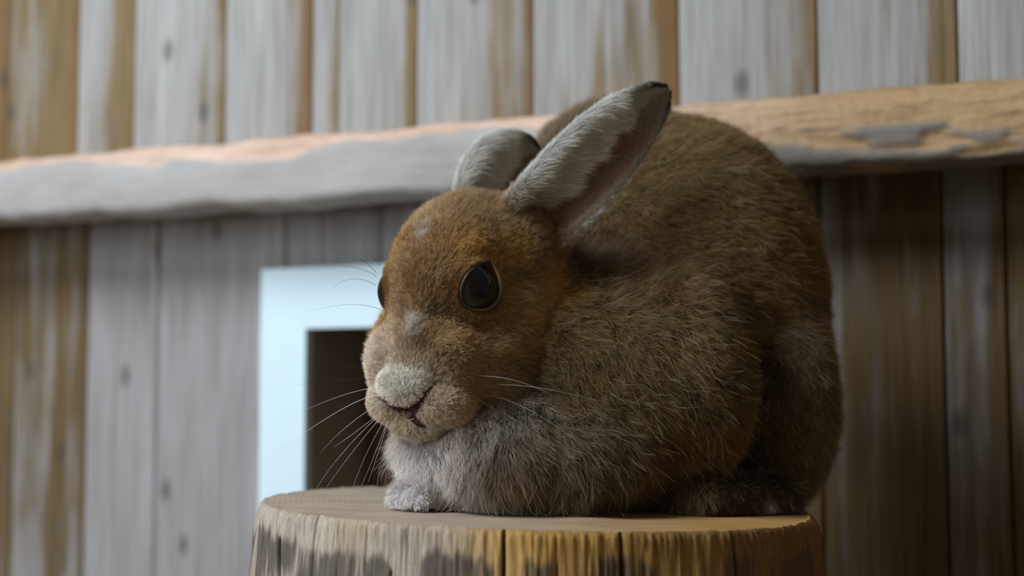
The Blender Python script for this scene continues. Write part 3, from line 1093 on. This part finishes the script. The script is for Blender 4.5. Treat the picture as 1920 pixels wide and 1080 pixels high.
# ---- fur
tri = np.concatenate([bq[:, [0, 1, 2]], bq[:, [0, 2, 3]]])
pa, pb, pc = bv[tri[:, 0]], bv[tri[:, 1]], bv[tri[:, 2]]
ar = 0.5 * np.linalg.norm(np.cross(pb - pa, pc - pa), axis=1)
tc_ = (pa + pb + pc) / 3
tnm = nrm(vn[tri].mean(1) + 1e-9)
facing = ((np.array([0, 0, CAM_Z]) - tc_) * tnm).sum(1) / np.linalg.norm(tc_ - [0, 0, CAM_Z], axis=1)
dens = 1.85e6 + 1.5e6 * vhead[tri].mean(1) + 2.0e6 * vear[tri].mean(1)         # hairs per square metre
dens = dens * np.where(facing < -0.45, 0.25, 1.0)
dens = dens * (1 - vbare[tri].mean(1))
short = np.clip(0.007 / np.maximum(vlen[tri].mean(1), 0.003), 1, 2.0)
dens = dens * short
below = tc_[:, 2] < STUMP_TOP - TILT * (tc_[:, 0] - SC[0]) + 0.003
dens[below] = 0
prob = ar * dens
NH = int(prob.sum())
print('hairs', NH)
ti = rng.choice(len(tri), NH, p=prob / prob.sum())
r1, r2 = rng.random(NH), rng.random(NH)
sq = np.sqrt(r1)
bw = np.stack([1 - sq, sq * (1 - r2), sq * r2], 1)
T3 = tri[ti]


def bary(v):
    return (v[T3] * bw[..., None]).sum(1) if v.ndim == 2 else (v[T3] * bw).sum(1)


root = bary(bv)
nor = nrm(bary(vn))
hcol, hlen, hhead, hear = bary(vcol), bary(vlen), bary(vhead), bary(vear)
hdir = bary(vdir)
keep = np.ones(NH, bool)
slit = np.full(NH, 1.0)
for a, b, ra, rb in SLITS:
    slit = np.minimum(slit, seg_d(root, a, b, ra, rb))
keep &= slit > 0.0012
for s in (1, -1):
    a_, r_ = eye_ang(root, s)
    keep &= ~((a_ < 0.03 + 0.05 * rng.random(NH)) & (r_ < 0.036))
    near = np.where(r_ < 0.04, np.exp(-(np.clip(a_ - 0.12, 0, 9) / 0.3) ** 2), 0)
    hlen = hlen * (1 - 0.4 * near)
    away = nrm(root - (EYES[s] + EYE_AX[s] * 0.012))
    hdir = hdir * (1 - 0.6 * near[:, None]) + away * 0.6 * near[:, None]
root, nor, hcol, hlen, hhead, hear, hdir = [x[keep] for x in (root, nor, hcol, hlen, hhead, hear, hdir)]
NH = len(root)
tg = hdir - (hdir * nor).sum(1, keepdims=True) * nor
tg = nrm(tg + 1e-6)
bt = np.cross(nor, tg)
swirl = (noise(root, 38, 71) * 0.5 + noise(root, 120, 72) * 0.6 + noise(root, 260, 75) * 0.35) * (1 - 0.7 * hear)
tg = nrm(tg * np.cos(swirl)[:, None] + bt * np.sin(swirl)[:, None])
lift = 0.62 + 0.16 * noise(root, 60, 73) + 0.22 * noise(root, 190, 76) + 0.12 * rng.standard_normal(NH)
lift = np.where(hear > 0.5, 0.25 + 0.1 * rng.standard_normal(NH), lift)
lift = np.clip(lift, 0.05, 1.1)
hlen = hlen * (1 + 0.25 * hhead) * (0.7 + 0.6 * rng.random(NH)) * (1 + 0.25 * noise(root, 55, 74))
guard = (rng.random(NH) < 0.015) & (hear < 0.3) & (hhead < 0.5)
hlen = np.where(guard, hlen * 1.7, hlen)
jit = rng.standard_normal((NH, 3)) * 0.17
d0 = nrm(nor * np.sin(lift + 0.25)[:, None] + tg * np.cos(lift + 0.25)[:, None] + jit)
d1 = nrm(nor * (np.sin(lift) * 0.55)[:, None] + tg * np.cos(lift)[:, None] + jit * 1.3 + np.array([0, 0, -0.10]) + rng.standard_normal((NH, 3)) * 0.22)
# clumping: tips are drawn to the tip of a nearby leader hair
NCL = NH // 14
lead = rng.choice(NH, NCL, replace=False)
kd = kdtree.KDTree(NCL)
for i, j in enumerate(lead):
    kd.insert(root[j], i)
kd.balance()
fnd = kd.find
li = np.array([fnd(q)[1] for q in root])
lj = lead[li]
NP = 5
ts = np.linspace(0, 1, NP)
pts = np.zeros((NH, NP, 3))
for k, t in enumerate(ts):
    pts[:, k] = root + hlen[:, None] * (d0 * (t - 0.5 * t * t) + d1 * 0.5 * t * t)
clump = np.clip(0.45 + 0.15 * hhead + 0.25 * rng.standard_normal(NH), 0, 0.9) * np.where(guard, 0, 1) * (1 - 0.3 * hear)
lt = pts[lj]
for k, t in enumerate(ts):
    wv_ = (clump * t ** 1.5 * 0.75)[:, None]
    tgt = lt[:, k] + (root - root[lj]) * 0.35
    pts[:, k] = pts[:, k] * (1 - wv_) + tgt * wv_
# keep hair above the stump
gz = STUMP_TOP - TILT * (pts[..., 0] - SC[0]) + 0.0006
pts[..., 2] = np.maximum(pts[..., 2], gz)
vari = np.exp(0.22 * rng.standard_normal(NH))
cols = np.clip(hcol * vari[:, None], 0, 1)
cols[guard] = cols[guard] * 0.55 + srgb(206, 192, 160) * 0.45
darkh = (rng.random(NH) < 0.07) & (hear < 0.3)
cols[darkh] *= 0.62
rad = np.where(hear > 0.5, 0.00009, 0.000088) * (0.8 + 0.4 * rng.random(NH)) * np.where(hhead > 0.5, 0.85, 1.0)
rads = rad[:, None] * np.array([1.0, 1.0, 0.85, 0.6, 0.22])[None]

cu = bpy.data.hair_curves.new('fur')
cu.add_curves([NP] * NH)
cu.attributes['position'].data.foreach_set('vector', (pts - OFF).astype(np.float32).ravel())
ra_ = cu.attributes.get('radius') or cu.attributes.new('radius', 'FLOAT', 'POINT')
ra_.data.foreach_set('value', rads.astype(np.float32).ravel())
ca = cu.attributes.new('coat', 'FLOAT_COLOR', 'CURVE')
ca.data.foreach_set('color', np.concatenate([cols, np.ones((NH, 1))], 1).astype(np.float32).ravel())
kf = NT('hare_fur')
aa = kf.n('ShaderNodeAttribute', attribute_name='coat')
hi = kf.n('ShaderNodeHairInfo')
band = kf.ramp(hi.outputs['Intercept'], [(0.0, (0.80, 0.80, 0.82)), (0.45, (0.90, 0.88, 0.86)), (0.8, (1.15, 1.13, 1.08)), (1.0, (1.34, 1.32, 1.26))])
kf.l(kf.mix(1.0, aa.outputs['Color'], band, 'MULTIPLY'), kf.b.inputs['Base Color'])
kf.b.inputs['Roughness'].default_value = 0.55
kf.b.inputs['Specular IOR Level'].default_value = 0.25
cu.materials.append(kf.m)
fur = bpy.data.objects.new('fur', cu)
COL.objects.link(fur)
fur.parent = hare
fur['kind'] = 'stuff'

# ---- eyes
ke = NT('eyeball')
tc = ke.n('ShaderNodeTexCoord')
sx = ke.n('ShaderNodeSeparateXYZ')
ke.l(tc.outputs['Object'], sx.inputs[0])
ang_ = ke.math('DIVIDE', sx.outputs[2], EYE_R)
nzz = ke.noise(ke.mapping(tc.outputs['Object'], (1, 1, 0.2)), 900, 3)
iris = ke.mix(nzz, rgba(30, 18, 14), rgba(54, 36, 28))
pm = ke.ramp(ang_, [(0.66, (0, 0, 0)), (0.74, (1, 1, 1))])
c = ke.mix(pm, iris, rgba(10, 10, 10))
wm_ = ke.ramp(ang_, [(0.28, (1, 1, 1)), (0.36, (0, 0, 0))])
c = ke.mix(wm_, c, rgba(60, 44, 44))
ke.l(c, ke.b.inputs['Base Color'])
ke.b.inputs['Roughness'].default_value = 0.16
ke.b.inputs['Specular IOR Level'].default_value = 0.45
kl = NT('eyelid_skin')
al = kl.n('ShaderNodeAttribute', attribute_name='pale')
kl.l(kl.mix(al.outputs['Fac'], rgba(66, 52, 44), rgba(176, 152, 116)), kl.b.inputs['Base Color'])
kl.b.inputs['Roughness'].default_value = 0.45

def tube(path, radii, sides=8, closed=False):
    path = np.asarray(path)
    n = len(path)
    tan = nrm((np.roll(path, -1, 0) - np.roll(path, 1, 0)) if closed else np.gradient(path, axis=0))
    ref = np.array([0.31, 0.52, 0.79])
    a = nrm(np.cross(tan, ref))
    b = np.cross(tan, a)
    th = np.linspace(0, 2 * np.pi, sides, endpoint=False)
    v = path[:, None] + np.asarray(radii).reshape(-1, 1, 1) * (np.cos(th)[None, :, None] * a[:, None] + np.sin(th)[None, :, None] * b[:, None])
    idx = np.arange(n * sides).reshape(n, sides)
    f = []
    for i in range(n if closed else n - 1):
        j = (i + 1) % n
        for k in range(sides):
            k2 = (k + 1) % sides
            f.append((int(idx[i, k]), int(idx[i, k2]), int(idx[j, k2]), int(idx[j, k])))
    if not closed:
        f.append(tuple(int(x) for x in idx[0, ::-1]))
        f.append(tuple(int(x) for x in idx[-1]))
    return v.reshape(-1, 3), f


for s in (1, -1):
    ns_, nt_ = 28, 40
    th = np.linspace(0, np.pi, ns_)
    phi = np.linspace(0, 2 * np.pi, nt_, endpoint=False)
    vv = [(0, 0, EYE_R * 1.03)]
    for t in th[1:-1]:
        rz_ = EYE_R * (1.03 if t < 0.8 else 1.03 - 0.03 * min(1, (t - 0.8) / 0.3))
        for p_ in phi:
            vv.append((EYE_R * math.sin(t) * math.cos(p_), EYE_R * math.sin(t) * math.sin(p_), rz_ * math.cos(t)))
    vv.append((0, 0, -EYE_R))
    ff = [(0, 1 + k, 1 + (k + 1) % nt_) for k in range(nt_)]
    for i in range(ns_ - 3):
        for k in range(nt_):
            a, b = 1 + i * nt_ + k, 1 + i * nt_ + (k + 1) % nt_
            ff.append((a, a + nt_, b + nt_, b))
    l_ = len(vv) - 1
    ff += [(l_, 1 + (ns_ - 3) * nt_ + (k + 1) % nt_, 1 + (ns_ - 3) * nt_ + k) for k in range(nt_)]
    eye = mesh_np('eye', vv, ff, ke.m, hare)
    eye.location = tuple(EYES[s] - OFF)
    q = Vector(EYE_AX[s]).to_track_quat('Z', 'Y')
    eye.rotation_mode = 'QUATERNION'
    eye.rotation_quaternion = q
    eye['label'] = 'glossy dark brown eye'
    wpath = EYES[s] + np.array([H3(s * l, f_, z) for l, f_, z in closed_spline(ring - ((EYES[1] - E0) @ HM.T), 84)]) - E0
    inv = np.array(q.to_matrix().inverted())
    loc = (wpath - EYES[s]) @ inv.T
    tv_, tf_ = tube(loc, np.full(len(loc), 0.0013), 8, True)
    lid = mesh_np('eyelid', tv_, tf_, kl.m, eye)
    ii = np.repeat(np.arange(84) / 84 * len(lid_px), 8)
    pale = np.exp(-((ii - 11.0) / 1.4) ** 2) * 0.9 + np.exp(-((ii - 7.5) / 1.5) ** 2) * 0.35
    at = lid.data.attributes.new('pale', 'FLOAT', 'POINT')
    at.data.foreach_set('value', pale.astype(np.float32))

# ---- whiskers
kw = plain_material('whisker_white', rgba(226, 222, 214), 0.4, 0.03, 40)
kb = plain_material('whisker_black', rgba(38, 34, 30), 0.4, 0.03, 40)


def whisker(pp, mat, r=0.00022):
    """pp: (u, v, depth) control points"""
    c = np.array([P(*q) for q in pp])
    if len(c) == 3:
        t = np.linspace(0, 1, 16)[:, None]
        ctrl = 2 * c[1] - 0.5 * (c[0] + c[2])
        path = (1 - t) ** 2 * c[0] + 2 * t * (1 - t) * ctrl + t * t * c[2]
    else:
        path = np.concatenate([c[i] + (c[i + 1] - c[i]) * np.linspace(0, 1, 10)[:, None] for i in range(len(c) - 1)])
    v, f = tube(path - OFF, np.linspace(r, r * 0.25, len(path)), 5)
    return mesh_np('whisker', v, f, mat, hare)


FW = 1.045
for a in ([(715, 742), (640, 768), (500, 862)], [(712, 725), (640, 742), (560, 775)], [(715, 775), (640, 852), (588, 925)], [(716, 780), (655, 855), (604, 926)],
          [(722, 785), (682, 862), (658, 928)], [(726, 790), (696, 868), (668, 932)], [(728, 790), (702, 870), (690, 905)], [(735, 795), (716, 860), (706, 920)],
          [(738, 795), (722, 850), (716, 900)], [(718, 770), (660, 815), (625, 838)], [(714, 755), (650, 800), (600, 850)]):
    d0_ = 1.03
    whisker([(a[0][0], a[0][1], d0_), (a[1][0], a[1][1], d0_ + 0.012), (a[2][0], a[2][1], d0_ + 0.02)], kw, 0.00022 if a[2][0] == 500 else 0.00013)
for a in ([(718, 700), (665, 688), (612, 674)], [(712, 712), (640, 712), (560, 722)], [(706, 512), (668, 482), (610, 464)], [(706, 518), (662, 501), (600, 498)], [(712, 497), (690, 470), (672, 446)],
          [(705, 535), (660, 523), (622, 542)], [(712, 580), (655, 571), (580, 584)]):
    whisker([(a[0][0], a[0][1], 1.05), (a[1][0], a[1][1], 1.055), (a[2][0], a[2][1], 1.06)], kb, 0.00016)
for a in ([(915, 722), (1010, 727), (1128, 754)], [(905, 742), (985, 765), (1108, 846)], [(895, 752), (985, 800), (1062, 868)], [(890, 705), (960, 712), (1030, 738)]):
    dr_ = float(surf(*a[0])[1]) + 0.001
    whisker([(a[0][0], a[0][1], dr_), (a[1][0], a[1][1], dr_ - 0.016), (a[2][0], a[2][1], dr_ - 0.024)], kw, 0.0001)
for a in ([(880, 705), (915, 700), (950, 704)], [(885, 725), (925, 726), (960, 735)], [(880, 745), (915, 757), (945, 775)]):
    dr_ = float(surf(*a[0])[1]) + 0.001
    whisker([(a[0][0], a[0][1], dr_), (a[1][0], a[1][1], dr_ - 0.012), (a[2][0], a[2][1], dr_ - 0.016)], kb, 0.0001)
